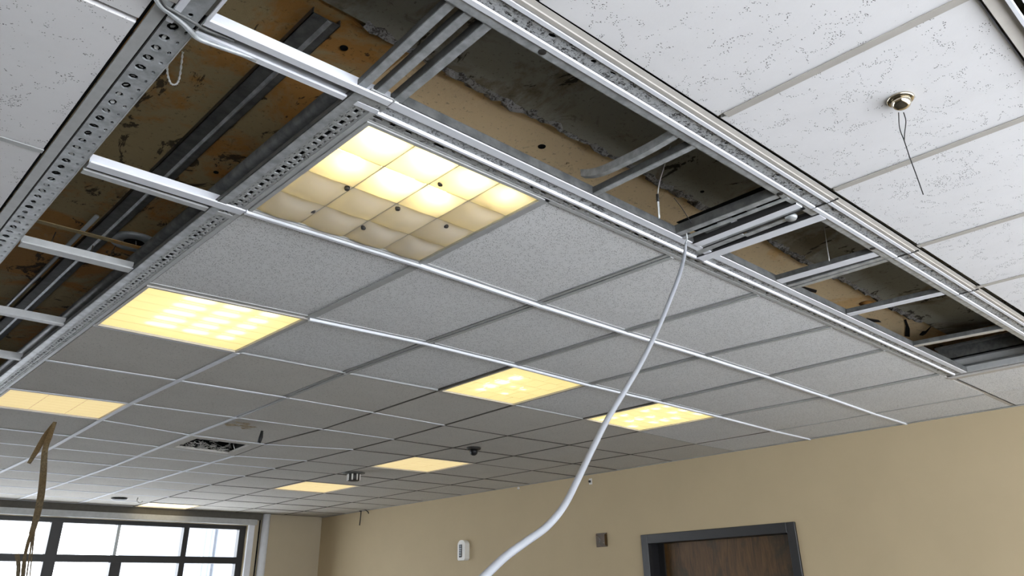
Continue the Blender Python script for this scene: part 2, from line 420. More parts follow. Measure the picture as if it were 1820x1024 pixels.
for j in range(NV-1):
    for i in range(8):
        if (i, j) in LIGHTS or (i, j) == VENT: continue
        a, b, c, d = N(i, j), N(i+1, j), N(i+1, j+1), N(i, j+1)
        mat = M['tile_spk'] if j < 3 else M['tile_far']
        proud = j >= 3 or i >= 6
        ins = .0055 if proud else .007
        z = ZC+(.0 if proud else .0045)+rt.uniform(-.0012, .0012)
        dz = [rt.uniform(-.001, .001) for _ in range(4)]
        slabq('ceiling_tile', quad_in(a, b, c, d, ins), z, z+.015, mat, ceiling, .0015, dz)

TF = .012
def tee_prof(h=.032, half=TF, t=.0025, z=0.0):
    return [(-half, z), (half, z), (half, z+t), (.0015, z+t), (.0015, z+h), (-.0015, z+h), (-.0015, z+t), (-half, z+t)]
def ridge_prof():      # wide shoulders with a proud rounded nose below
    return [(-.021, .001), (-.010, .001), (-.009, -.007), (-.006, -.0095), (.006, -.0095), (.009, -.007), (.010, .001), (.021, .001),
            (.021, .004), (.002, .004), (.002, .035), (-.002, .035), (-.002, .004), (-.021, .004)]
def nose_prof(): return [(-.009, -.001), (-.0085, -.008), (-.006, -.0105), (.006, -.0105), (.0085, -.008), (.009, -.001)]
def line_obj(name, pts, prof, mat, z=ZC):
    bm = bmesh.new()
    for a, b in zip(pts, pts[1:]):
        extr(bm, prof, (a.x, a.y, z), (b.x, b.y, z))
    return obj(name, bm, mat, ceiling)
def shoulders(): return [(-.020, .001), (.020, .001), (.020, .004), (.002, .004), (.002, .035), (-.002, .035), (-.002, .004), (-.020, .004)]

# main runners (towards the right wall)
for j in range(1, NV):
    pts = [N(i, j) for i in range(0, 9)]
    if j == 1:
        line_obj('main_runner', pts, shoulders(), M['tee_old'])
        nose = line_obj('runner_nose', pts, nose_prof(), M['tee'])
    elif j == 2:
        line_obj('main_runner', pts, shoulders(), M['tee_old'])
        line_obj('runner_nose', pts[1:], nose_prof(), M['tee'])
    else:
        k = 4 if j > 3 else 1
        line_obj('main_runner', pts[:k+1], tee_prof(half=.010, z=-.0035), M['tee'])
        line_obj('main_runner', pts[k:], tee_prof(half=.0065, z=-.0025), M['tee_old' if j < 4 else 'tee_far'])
# cross tees (along the room), one piece per bay
def slot_tee(name, a, b):
    d = (b-a).normalized(); a2 = a+d*.012; b2 = b-d*.012
    bm = bmesh.new()
    extr(bm, rect(.0025, .019, 0, .003), (a2.x, a2.y, ZC), (b2.x, b2.y, ZC))
    extr(bm, rect(-.019, -.0025, -.0035, -.0005), (a2.x, a2.y, ZC), (b2.x, b2.y, ZC))
    extr(bm, rect(-.019, -.0165, 0, .03), (a2.x, a2.y, ZC), (b2.x, b2.y, ZC))
    extr(bm, rect(.0165, .019, 0, .03), (a2.x, a2.y, ZC), (b2.x, b2.y, ZC))
    o = obj(name, bm, M['tee_old'], ceiling)
    bm = bmesh.new(); extr(bm, rect(-.017, .017, .012, .014), (a2.x, a2.y, ZC), (b2.x, b2.y, ZC))
    obj('tee_slot', bm, M['reveal'], o)
for i in range(1, 8):
    for j in range(NV-1):
        a, b = N(i, j), N(i, j+1)
        if i == 1 and j < 3:
            bm = bmesh.new(); extr(bm, tee_prof(half=.015, z=-.001), (a.x, a.y, ZC), (b.x, b.y, ZC)); obj('cross_tee', bm, M['tee_old'], ceiling)
        elif (i >= 2 and j < 2) or (i == 2 and j < 5):
            slot_tee('cross_tee', a, b)
        elif i <= 3:
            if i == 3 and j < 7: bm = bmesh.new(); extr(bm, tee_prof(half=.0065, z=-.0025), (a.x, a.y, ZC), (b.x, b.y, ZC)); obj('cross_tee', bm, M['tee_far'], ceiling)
            else:
                bm = bmesh.new(); extr(bm, tee_prof(half=.013, z=-.005), (a.x, a.y, ZC), (b.x, b.y, ZC)); obj('cross_tee', bm, M['tee'], ceiling)
        else:
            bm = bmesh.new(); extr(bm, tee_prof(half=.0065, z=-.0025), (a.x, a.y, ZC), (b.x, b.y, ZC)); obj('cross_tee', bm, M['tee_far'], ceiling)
# wall angle
boxo('wall_angle', XR-.022, XR, .2, YW, ZC-.006, ZC-.0035, M['tee_old'], ceiling)

# --- tile rows on the near side of the double beam
UX = [.20, .80, 1.385, 1.925, 2.50, 3.05, 3.68, 4.30, 4.94, 5.447]
rows = [(.735, .200), (.154, -.40), (-.42, -.98)]
for ra, rb in rows:
    for xa, xb in zip(UX, UX[1:]):
        e_ = lambda x: ra if ra < .7 else .766-.019*(x-1.0)
        P = [Vector((xa, rb, 0)), Vector((xb, rb, 0)), Vector((xb, e_(xb), 0)), Vector((xa, e_(xa), 0))]
        slabq('ceiling_tile', quad_in(*P, .006), ZC+rt.uniform(0, .001), ZC+.016, M['tile_fis'], ceiling, .0015, [rt.uniform(-.001, .001) for _ in range(4)])
for x in UX[1:-1]:
    for ra, rb in rows[:2]:
        bm = bmesh.new(); extr(bm, tee_prof(half=.0105, z=-.003), (x, rb, ZC), (x, ra, ZC)); obj('cross_tee', bm, M['tee_cream'], ceiling)
        boxo('tee_slot', x-.014, x-.0105, rb, ra, ZC+.004, ZC+.006, M['reveal'], ceiling)
bm = bmesh.new(); extr(bm, [(-.012, -.004), (.017, -.009), (.018, .004), (-.012, .004)], (.2, .180, ZC), (XR, .180, ZC))
mr = obj('main_runner', bm, M['tee_cream'], ceiling)
bm = bmesh.new(); extr(bm, [(-.004, -.014), (.0035, -.014), (.004, .004), (-.004, .004)], (.2, .1635, ZC), (XR, .1635, ZC)); obj('runner_nose', bm, M['tee'], mr)
for y in (-.41,):
    bm = bmesh.new(); extr(bm, tee_prof(), (.2, y, ZC), (XR, y, ZC)); obj('main_runner', bm, M['tee'], ceiling)
# --- tiles left of the wide perforated beam
for ya, yb in ((.10, .70), (.71, 1.305), (1.315, 1.925), (1.935, 2.53), (2.54, 3.14)):
    for xa, xb in ((-.92, -.325), (-.315, .284)):
        P = [Vector((xa, ya, 0)), Vector((xb, ya, 0)), Vector((xb, yb, 0)), Vector((xa, yb, 0))]
        slabq('ceiling_tile', quad_in(*P, .002), ZC+rt.uniform(0, .002), ZC+.016, M['tile_fis'], ceiling, .0015)
bm = bmesh.new(); extr(bm, tee_prof(half=.009, z=-.002), (-.92, 1.932, ZC), (.284, 1.932, ZC)); obj('main_runner', bm, M['tee_old'], ceiling)
# closed ceiling field outside the opened part
bm = bmesh.new()
box(bm, XL, -.92, YB, YW, ZC, ZC+.015); box(bm, -.92, XR, YB, -.98, ZC, ZC+.015)
box(bm, -.92, .2, -.98, .10, ZC, ZC+.015); box(bm, -.92, .284, 3.14, YW, ZC, ZC+.015); box(bm, .284, .785, 5.6, YW, ZC, ZC+.015)
obj('plain_field', bm, M['tile_far'], ceiling)

# ------------------------------------------------------------------ perforated steel
def perf(name, y0, y1, x0, x1, rows, mat, parent, z, along='y', shape=8, jitter=0.0, tabs=None):
    """flat sheet with punched holes. rows: (t, pitch, r_along, r_across, offset) ; t is the across coordinate"""
    bm = bmesh.new(); rr = random.Random(hash((x0, y0)) & 255)
    rows = sorted(rows); edges = [x0]
    for k in range(len(rows)-1): edges.append((rows[k][0]+rows[k+1][0])/2)
    edges.append(x1)
    P = (lambda s, t, zz: bm.verts.new((t, s, zz))) if along == 'y' else (lambda s, t, zz: bm.verts.new((s, t, zz)))
    for (t, pitch, ra, rc, off), e0, e1 in zip(rows, edges, edges[1:]):
        s = y0; k = int((y1-y0)/pitch)
        for q in range(k):
            s0 = y0+q*(y1-y0)/k; s1 = y0+(q+1)*(y1-y0)/k; sc = (s0+s1)/2
            ja = 1+rr.uniform(-jitter, jitter); jc = 1+rr.uniform(-jitter, jitter)
            outer = [P(a, b, z) for a, b in ((s0, e0), (sc, e0), (s1, e0), (s1, t), (s1, e1), (sc, e1), (s0, e1), (s0, t))]
            ang = [225, 270, 315, 0, 45, 90, 135, 180]
            inner = []; up = []
            for g in ang:
                g = math.radians(g); cx, sy = math.cos(g), math.sin(g)
                if shape == 4: mm = 1/max(abs(cx), abs(sy)); cx *= mm*.92; sy *= mm*.92
                inner.append(P(sc+ra*ja*cx, t+rc*jc*sy, z)); up.append(P(sc+ra*ja*cx, t+rc*jc*sy, z+.004))
            for h in range(8):
                g2 = (h+1) % 8
                bm.faces.new((outer[h], outer[g2], inner[g2], inner[h])); bm.faces.new((inner[h], inner[g2], up[g2], up[h]))
    return obj(name, bm, mat, parent)

# wide beam at the left (carries on past the frame on both sides)
A0a, A0b = .4, 5.6
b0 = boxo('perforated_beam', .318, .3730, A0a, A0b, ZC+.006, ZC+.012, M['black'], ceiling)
perf('perforated_plate', 1.262, A0b, .319, .3740, [(.3375, .041, .0125, .0092, 0), (.3630, .041, .0062, .0036, 0)], M['galv'], b0, ZC, jitter=.25)
perf('perforated_plate', A0a, 1.262, .330, .366, [(.348, .075, .006, .006, 0)], M['galv'], b0, ZC-.004, jitter=.2)
bm = bmesh.new(); rr = random.Random(5)
k = int((A0b-1.262)/.041)
for q in range(k):            # the slugs left hanging in the knock-outs
    sc = 1.262+(q+.5)*(A0b-1.262)/k
    for (cx, ra) in ((.3375, .0056), (.3630, .0012)):
        vs = []
        for h in range(7):
            g = h*2*math.pi/7; vs.append(bm.verts.new((cx+ra*math.cos(g)*rr.uniform(.7, 1), sc+ra*math.sin(g)*rr.uniform(.7, 1), ZC+.0022+.0025*math.cos(g+q))))
        bm.faces.new(vs)
sl = obj('knockout_slug', bm, M['galv_worn'], b0); sl['kind'] = 'stuff'
boxo('beam_side', .3735, .376, A0a, A0b, ZC-.001, ZC+.03, M['tee_old'], b0)
boxo('beam_side', .3165, .319, A0a, A0b, ZC, ZC+.03, M['reveal'], b0)
boxo('edge_strip', .290, .3135, 1.215, A0b, ZC-.002, ZC+.004, M['tee_old'], b0)
boxo('edge_strip', .302, .3165, A0a, 1.21, ZC-.004, ZC+.002, M['tee_cream'], b0)
boxo('edge_strip', .318, .330, A0a, 1.262, ZC-.009, ZC-.001, M['tee'], b0)
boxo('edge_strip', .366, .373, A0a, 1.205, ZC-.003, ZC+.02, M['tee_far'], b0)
boxo('edge_strip', .373, .379, A0a, 1.212, ZC-.008, ZC-.004, M['tee'], b0)
boxo('shadow_gap', .284, .290, A0a, A0b, ZC+.010, ZC+.012, M['black'], b0)

# second perforated beam, along the lit panels
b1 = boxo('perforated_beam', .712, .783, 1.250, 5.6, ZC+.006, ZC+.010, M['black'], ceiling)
perf('perforated_plate', 1.245, 5.6, .727, .772, [(.7365, .024, .0062, .0012, 0), (.7490, .030, .0110, .0058, 0), (.7630, .024, .008, .0026, 0)], M['galv_worn'], b1, ZC, shape=4, jitter=.35)
boxo('edge_strip', .703, .7275, 1.225, 5.6, ZC-.003, ZC+.004, M['galv'], b1)
boxo('junction_plate', .727, .792, 1.196, 1.262, ZC-.001, ZC+.003, M['galv_worn'], b1)
boxo('edge_strip', .772, .786, 1.27, 5.6, ZC-.002, ZC+.004, M['tee_old'], b1)
boxo('beam_side', .702, .705, 1.225, 5.6, ZC-.003, ZC+.010, M['galv_dk'], b1)

# beam between the lit panel row and the opened strip: B1
XE = 4.33
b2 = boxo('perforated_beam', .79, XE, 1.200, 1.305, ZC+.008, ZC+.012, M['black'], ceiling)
perf('perforated_plate', .775, XE, 1.268, 1.297, [(1.282, .045, .012, .0045, 0)], M['galv_worn'], b2, ZC, along='x', shape=4, jitter=.5)
boxo('edge_strip', .775, XE, 1.297, 1.311, ZC-.001, ZC+.004, M['tee_old'], b2)
bm = bmesh.new(); extr(bm, [(-.0065, 0), (-.004, -.006), (.003, -.006), (.0065, 0), (.0065, .004), (-.0065, .004)], (.785, 1.2615, ZC), (XE, 1.2615, ZC)); obj('ridge', bm, M['tee'], b2)
bm = bmesh.new()
for q in range(230):
    pass
box(bm, .79, XE, 1.2255, 1.257, ZC+.001, ZC+.005); obj('rough_strip', bm, M['granular'], b2)
bm = bmesh.new(); extr(bm, [(-.014, -.001), (-.012, -.003), (.013, -.003), (.014, -.001), (.014, .003), (-.014, .003)], (.79, 1.212, ZC), (XE, 1.212, ZC)); obj('flange', bm, M['tee'], b2)
boxo('beam_side', .80, XE, 1.1945, 1.198, ZC-.001, ZC+.024, M['galv_dk'], b2)

# beam at the near side of the strip: B0
XE0 = XR
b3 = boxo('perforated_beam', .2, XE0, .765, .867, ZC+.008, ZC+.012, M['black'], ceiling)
bm = bmesh.new(); extr(bm, [(-.012, -.002), (.010, -.002), (.012, .002), (-.012, .002)], (.2, .857, ZC), (XE0, .857, ZC)); obj('flange', bm, M['galv'], b3)
bm = bmesh.new(); extr(bm, [(-.008, -.001), (-.006, -.005), (.006, -.005), (.008, -.001)], (.2, .839, ZC), (XE0, .839, ZC)); obj('ridge', bm, M['tee'], b3)
perf('rough_strip', .2, XE0, .800, .832, [(.811, .060, .0075, .0042, 0), (.823, .047, .004, .0022, 0)], M['granular'], b3, ZC+.001, along='x', jitter=.6)
bm = bmesh.new(); extr(bm, [(-.007, -.001), (-.005, -.004), (.005, -.004), (.007, -.001)], (.2, .793, ZC), (XE0, .793, ZC)); obj('ridge', bm, M['tee'], b3)
bm = bmesh.new(); extr(bm, [(-.012, .001), (-.001, -.001), (.001, -.003), (.011, -.003), (.011, .002), (-.012, .002)], (.2, .774, ZC), (XE0, .774, ZC)); obj('edge_strip', bm, M['tee_cream'], b3)
boxo('beam_side', .2, XE0, .867, .870, ZC-.001, ZC+.03, M['galv'], b3)
b3_edit = None
for (x, y) in ((.91, .856), (1.83, .858), (2.4, .857)):     # punched slots in the flange
    lathe('bolt_hole', [(.0001, -.0042), (.0075, -.0042), (.009, -.0032), (.009, -.001)], (x, y, ZC), M['soot'], b3, seg=14)
for x in (1.98, 2.53, 3.07, 4.28):                                            # joint plates
    boxo('joint_line', x-.0007, x+.0007, .763, .848, ZC-.0058, ZC-.001, M['reveal'], b3)

b3.matrix_world = Matrix.Translation((1.15, .868, 0)) @ Matrix.Rotation(-.014, 4, 'Z') @ Matrix.Translation((-1.15, -.868, 0))

# bulkhead at the end of the opened strip, and the ordinary tiles past it
for k, (x0, x1, z0, z1, mm) in enumerate(((4.335, 4.36, 0, .07, 'tee_old'), (4.30, 4.335, .07, .076, 'galv_dk'), (4.36, 4.40, -.012, -.002, 'tee_cream'), (4.315, 4.335, .028, .034, 'galv_dk'), (4.26, 4.30, .125, .135, 'galv_dk'), (4.30, 4.306, .07, .13, 'galv_dk'))):
    boxo('bulkhead_rail', x0, x1, .735, 1.30, ZC+z0, ZC+z1, M[mm], ceiling)
for xa, xb in ((4.40, 4.94), (4.94, XR-.003)):
    P = [Vector((xa, .800, 0)), Vector((xb, .800, 0)), Vector((xb, 1.298, 0)), Vector((xa, 1.298, 0))]
    slabq('ceiling_tile', quad_in(*P, .005), ZC, ZC+.015, M['tile_spk'], ceiling, .0015)
bm = bmesh.new(); extr(bm, tee_prof(half=.016), (XE, 1.30, ZC), (XR, 1.30, ZC)); obj('main_runner', bm, M['tee_cream'], ceiling)

# cross pieces over the left opening: two bars each (towards the right wall)
def bar(name, x0, x1, y, wdt, z, h, mat, parent, skew=0.0, web=True):
    bm = bmesh.new()
    prof = [(-wdt/2, .002), (-wdt/2+.002, -.002), (wdt/2-.002, -.002), (wdt/2, .002), (.001, .002), (.001, h), (-.001, h), (-.001, .002)]
    extr(bm, prof, (x0, y, z), (x1, y+skew, z)); return obj(name, bm, mat, parent)
for (y, pair, mt) in ((1.222, ((0, .023, -.004, 'tee'), (.050, .020, .0, 'tee')), 0), (1.918, ((0, .036, -.003, 'tee'), (.052, .026, 0, 'tee_old')), 0),
                      (2.553, ((0, .046, 0, 'tee_old'),), 0), (3.28, ((0, .034, 0, 'tee_old'),), 0), (3.9, ((0, .03, 0, 'tee_old'),), 0)):
    for dy, wd, dz, mt in pair:
        o = bar('cross_tee', .3745 if y < 1.5 else .382, .784 if y < 2.2 else .706, y+dy, wd, ZC+dz, .03, M[mt], ceiling, -.013 if y < 1.5 else 0)
    if y < 2.2:
        if y > 1.5: boxo('shoulder', .386, .77, y+dy-.036, y+dy-.014, ZC+.004, ZC+.006, M['reveal'], ceiling)
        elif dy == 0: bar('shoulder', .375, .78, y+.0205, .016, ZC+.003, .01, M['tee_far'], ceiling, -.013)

# tees across the opened strip
def ytee(x0, x1, w_, z=ZC, h=.020, mat='galv', y0=.872, y1=1.194):
    y0 = .856-.014*(x1-1.15)
    bm = bmesh.new(); a = (x0, y1, z); b = (x1, y0, z)
    extr(bm, rect(-w_/2, w_/2, -.001, .002), a, b); o = obj('cross_tee', bm, M[mat], ceiling)
    bm = bmesh.new(); extr(bm, rect(-w_/2-.001, -w_/2+.0015, .002, h), a, b); obj('tee_web', bm, M['galv_dk'], o)
    return o
ytee(.712, .690, .019, y1=1.225, h=.016, z=ZC+.004); ytee(.751, .731, .019, y1=1.21, h=.018, z=ZC+.003); ytee(.797, .778, .020, y1=1.215, h=.022, z=ZC+.001)
for y0, y1, xx in ((1.13, 1.24, .722),):
    pass
# U1: one bowed tee and a straight one
o = ytee(1.452, 1.447, .017)
pts = spline([(1.404, 1.193, ZC+.036), (1.400, 1.15, ZC+.018), (1.394, 1.09, ZC+.006), (1.386, .96, ZC), (1.376, .862, ZC)], 6)
bm = bmesh.new(); prev = None
for p in pts:
    c = [bm.verts.new(p+Vector((-.009, 0, 0))), bm.verts.new(p+Vector((.009, 0, 0))), bm.verts.new(p+Vector((-.009, 0, .022)))]
    if prev:
        bm.faces.new((prev[0], prev[1], c[1], c[0])); bm.faces.new((prev[0], prev[2], c[2], c[0]))
    prev = c
obj('bent_cross_tee', bm, M['galv'], ceiling)
# U3 .. U5
ytee(2.440, 2.462, .040, mat='tee'); ytee(2.505, 2.510, .020); ytee(2.536, 2.540, .022, h=.01)
ytee(2.985, 3.025, .036, mat='tee'); ytee(3.65, 3.70, .030, mat='tee_cream')
# U2: the stack of slotted channels
t = bpy.data.objects.new('slotted_channel', None); COL.objects.link(t); t.parent = ceiling
def chan(x0a, x0b, w_, z0, z1, mat, ya=1.20, yb=.845):
    ya = max(ya, 1.20) if yb < .9 else ya
    bm = bmesh.new(); extr(bm, rect(-w_/2, w_/2, z0, z1), (x0a, ya, ZC), (x0b, yb, ZC)); return obj('channel_rail', bm, M[mat], t)
chan(1.838, 1.842, .022, -.001, .004, 'galv', 1.135); chan(1.825, 1.829, .003, 0, .026, 'galv_dk', 1.135)
chan(1.857, 1.858, .010, .008, .010, 'reveal', 1.135); chan(1.871, 1.870, .014, -.004, 0, 'galv', 1.14)
chan(1.887, 1.885, .012, .004, .008, 'galv_dk', 1.14)
chan(1.905, 1.900, .012, .006, .009, 'galv_dk', 1.14, 1.05)
boxo('bright_plate', 1.885, 1.918, 1.035, 1.085, ZC+.012, ZC+.014, M['tee'], t)
boxo('bright_plate', 1.882, 1.912, .955, .985, ZC+.016, ZC+.018, M['galv'], t)
chan(1.937, 1.930, .034, -.006, -.002, 'tee', 1.16); chan(1.920, 1.913, .002, -.006, .02, 'reveal', 1.16)
chan(1.966, 1.955, .020, -.002, .001, 'galv', 1.20); chan(1.977, 1.965, .002, -.005, .016, 'reveal', 1.20)
chan(1.995, 1.985, .026, -.004, 0, 'galv', 1.23, 1.06); chan(1.998, 1.990, .020, -.004, -.001, 'galv', 1.06, .915)
chan(2.045, 2.052, .040, -.006, -.002, 'tee', 1.262, .835); chan(2.024, 2.030, .003, -.004, .012, 'reveal', 1.262, .835)
chan(2.018, 2.012, .014, .002, .004, 'black', 1.24); chan(1.945, 1.94, .20, .045, .047, 'black', 1.13, .885)
lathe('channel_boss', [(.001, -.012), (.014, -.012), (.018, -.006), (.018, 0)], (1.985, .900, ZC), M['galv'], t, seg=16)

# ------------------------------------------------------------------ above the grid
# two steel channels under the slab of the left opening
def plenum_channel(x, w_, z, y0, y1, dx=0.0):
    o = bpy.data.objects.new('steel_channel', None); COL.objects.link(o); o.parent = ceiling
    bm = bmesh.new(); extr(bm, rect(-w_/2, w_/2, 0, .003), (x, y0, z), (x+dx, y1, z)); obj('channel_face', bm, M['galv_dk'], o)
    bm = bmesh.new(); extr(bm, [(-w_/2+.020, 0), (-w_/2+.027, -.006), (-w_/2+.034, 0)], (x, y0, z), (x+dx, y1, z)); obj('channel_rib', bm, M['galv'], o)
    bm = bmesh.new(); extr(bm, rect(w_/2-.002, w_/2, 0, .05), (x, y0, z), (x+dx, y1, z)); extr(bm, rect(-w_/2, -w_/2+.002, 0, .05), (x, y0, z), (x+dx, y1, z)); obj('channel_side', bm, M['galv_dk'], o)
plenum_channel(.672, .072, ZS-.03, 1.325, 6.0)
sweep('conduit', [(.745, 1.36, ZC+.10), (.748, 5.6, ZC+.10)], .019, M['galv_dk'], ceiling)
sweep('conduit', [(.60, 2.7, ZS-.05), (.60, 3.4, ZS-.05), (.59, 4.1, ZS-.06), (.57, 4.9, ZS-.06)], .008, M['alu'], ceiling)
# flat hanger strap with cobwebs over the third bay
boxo('hanger_bar', .40, .80, 2.72, 2.745, ZC+.16, ZC+.163, M['slab_brown'], ceiling)

def hole(x, y, r):
    h = lathe('drilled_hole', [(.0005, 0), (r*.86, 0), (r, -.002), (r*1.04, .001)], (x, y, ZS-(.012 if x < .86 else 0)-.0008), M['black'], ceiling, seg=20)
for px, py, r in ((612, 78, .010), (963, 260, .012), (1248, 340, .007), (385, 300, .008)):
    p = at_z(px, py, ZS-.03 if px == 1248 else ZS); 
    h = lathe('drilled_hole', [(.0005, 0), (r*.86, 0), (r, -.001), (r*1.04, .001)], (p.x, p.y, p.z-.0135 if px < 900 else p.z-.0015), M['black'], ceiling, seg=20)
p = at_z(1540, 538, ZS); lathe('core_ring', [(.03, 0), (.034, -.003), (.001, -.003)], (p.x, p.y, p.z-.001), M['slab_brown'], ceiling)

# ------------------------------------------------------------------ ceiling lights
def bil(Q, s, t_):
    a, b, c, d = Q; return (a*(1-s)+b*s)*(1-t_)+(d*(1-s)+c*s)*t_
def fixture(cell, label, rows_, cols, dmat, tubes, tube_mat='tube', pillow=0.0, brick=False, tube_dir='t', group='square ceiling lights', tz=.055, trad=.011, gap=.0012, pucks=()):
    i, j = cell; Q = [N(i, j), N(i+1, j), N(i+1, j+1), N(i, j+1)]
    c = (Q[0]+Q[1]+Q[2]+Q[3])/4
    T = thing('ceiling_light', label, 'light', (c.x, c.y, ZC), group)
    Qo = quad_in(*Q, .003); Qi = quad_in(*Q, .014)
    bm = bmesh.new()            # frame: four flat rails round the lens
    for k in range(4):
        a, b, c2, d = Qo[k], Qo[(k+1) % 4], Qi[(k+1) % 4], Qi[k]
        lo = [bm.verts.new((q.x, q.y, ZC-.0045)) for q in (a, b, c2, d)]; hi = [bm.verts.new((q.x, q.y, ZC+.012)) for q in (a, b, c2, d)]
        bm.faces.new(lo); bm.faces.new(hi)
        for h in range(4): bm.faces.new((lo[h], lo[(h+1) % 4], hi[(h+1) % 4], hi[h]))
    adopt(obj('frame', bm, M['tee_cream'] if dmat != 'diff_pillow' else M['tee_old']), T)
    bm = bmesh.new()            # housing: open box above
    Z1 = ZC+.095
    lo = [bm.verts.new((q.x, q.y, ZC+.012)) for q in Qo]; hi = [bm.verts.new((q.x, q.y, Z1)) for q in Qo]
    bm.faces.new(hi)
    for h in range(4): bm.faces.new((lo[h], lo[(h+1) % 4], hi[(h+1) % 4], hi[h]))
    adopt(obj('housing', bm, M['housing']), T)
    for rr_ in range(rows_):     # lens cells
        off = (.5/cols if brick and rr_ % 2 else 0)
        cuts = sorted({0, 1, *[min(1, max(0, q/cols+off)) for q in range(cols+1)]})
        for s0, s1 in zip(cuts, cuts[1:]):
            t0, t1 = rr_/rows_, (rr_+1)/rows_; bm = bmesh.new(); n_ = 7 if pillow else 2; g = []
            es = gap/.55
            for a in range(n_+1):
                row = []
                for b in range(n_+1):
                    u_, v_ = a/n_, b/n_
                    p = bil(Qi, s0+es+(s1-s0-2*es)*u_, t0+es+(t1-t0-2*es)*v_)
                    bulge = pillow*math.sin(math.pi*u_)**.6*math.sin(math.pi*v_)**.6 if pillow else .0012*math.sin(math.pi*u_)*math.sin(math.pi*v_)
                    row.append(bm.verts.new((p.x, p.y, ZC+.004-bulge)))
                g.append(row)
            for a in range(n_):
                for b in range(n_): bm.faces.new((g[a][b], g[a+1][b], g[a+1][b+1], g[a][b+1]))
            adopt(obj('lens_cell', bm, M[dmat], smooth=bool(pillow)), T)
    # the dark seams behind the cells
    bm = bmesh.new()
    for q in range(1, rows_):
        a, b = bil(Qi, 0, q/rows_), bil(Qi, 1, q/rows_); extr(bm, rect(-.0016, .0016, .0045, .0065), (a.x, a.y, ZC), (b.x, b.y, ZC))
    if pillow:
        for q in range(1, cols):
            a, b = bil(Qi, q/cols, 0), bil(Qi, q/cols, 1); extr(bm, rect(-.0025, .0025, .0045, .0065), (a.x, a.y, ZC), (b.x, b.y, ZC))
    if rows_ > 1: adopt(obj('lens_rib', bm, M['tee_old']), T)
    else: bm.free()
    for k, q in enumerate(tubes):
        s_, e0, e1 = q if isinstance(q, tuple) else (q, .06, .94)
        if tube_dir == 't': a, b = bil(Qi, s_, e0), bil(Qi, s_, e1)
        else: a, b = bil(Qi, e0, s_), bil(Qi, e1, s_)
        o = sweep('lamp_tube', [(a.x, a.y, ZC+tz), (b.x, b.y, ZC+tz)], trad, M[tube_mat], seg=8); adopt(o, T)
    for q in pucks:              # led boards close behind the lens
        p = bil(Qi, q[0], q[1]); e1 = (Qi[1]-Qi[0]).normalized(); e2 = (Qi[3]-Qi[0]).normalized(); bm = bmesh.new()
        lo = [bm.verts.new(p+e1*q[2]*math.copysign(abs(math.cos(a))**.6, math.cos(a))+e2*q[3]*math.copysign(abs(math.sin(a))**.6, math.sin(a))+Vector((0, 0, ZC+.0095))) for a in [k*math.pi/8 for k in range(16)]]
        hi = [bm.verts.new(v.co+Vector((0, 0, .003))) for v in lo]
        bm.faces.new(lo); bm.faces.new(hi)
        for h in range(16): bm.faces.new((lo[h], lo[(h+1) % 16], hi[(h+1) % 16], hi[h]))
        adopt(obj('led_board', bm, M['puck']), T)
    return T, Qi
T1, Q1 = fixture((0, 0), 'square light beside the perforated beam corner, lens in sixteen sagging pillows with dark studs', 4, 4, 'diff_pillow', [(.055, .03, .18), (.055, .29, .45), (.06, .56, .66), (.07, .80, .86), (.30, .05, .15), (.30, .28, .45), (.30, .53, .64)], 'tube_l1', pillow=.022, tube_dir='s', tz=.026)
for px, py in ((617, 333), (707, 369), (783, 325), (870, 359), (793, 400), (556, 373), (646, 403), (727, 432)):
    p = at_z(px, py, ZC+.002)
    adopt(lathe('lens_stud', [(.0008, -.008), (.006, -.0075), (.0075, -.004), (.0075, .002)], (p.x, p.y, ZC+.001), M['soot'], seg=14), T1)
fixture((0, 2), 'bright ribbed ceiling light touching the perforated beam, nearest the left opening, glowing patches', 6, 1, 'diff_bright', [], pucks=[(c_, (r_+.5)/6, w_, .026) for c_, w_ in ((.335, .058), (.58, .050), (.80, .036)) for r_ in range(5)])
fixture((3, 2), 'ceiling light with rounded lens cells, left one of the pair near the hanging white conduit', 5, 5, 'diff_bright', [], brick=True, pucks=[(.30, .62, .038, .034), (.30, .45, .038, .036), (.30, .28, .038, .034), (.32, .78, .03, .026), (.62, .74, .022, .018), (.66, .52, .018, .014), (.5, .5, .018, .010)])
fixture((5, 2), 'brick-patterned ceiling light that the hanging white conduit passes in front of', 7, 5, 'diff_bright', [], brick=True, pucks=[(x_, (r_+.5)/7, .030+.012*((r_*3+k_) % 3)/2, .022) for r_ in range(7) for k_, x_ in enumerate((.22, .5, .76)) if (r_+k_) % 4 != 3])
fixture((0, 5), 'dim cream ceiling light cut by the left edge of the view, brown strap below it', 7, 3, 'diff_soft', [], 'tube_warm', tz=.08)
fixture((5, 6), 'dim cream ceiling light beside the dark dome sensor, in the row nearest the right wall', 6, 3, 'diff_soft', [], 'tube_warm', tz=.07)
fixture((5, 9), 'small distant cream ceiling light next to the round grey sprinkler', 4, 2, 'diff_soft', [], tz=.06)
fixture((4, 13), 'farthest white-glowing ceiling light right by the window wall', 3, 2, 'diff_far', [], tz=.05)

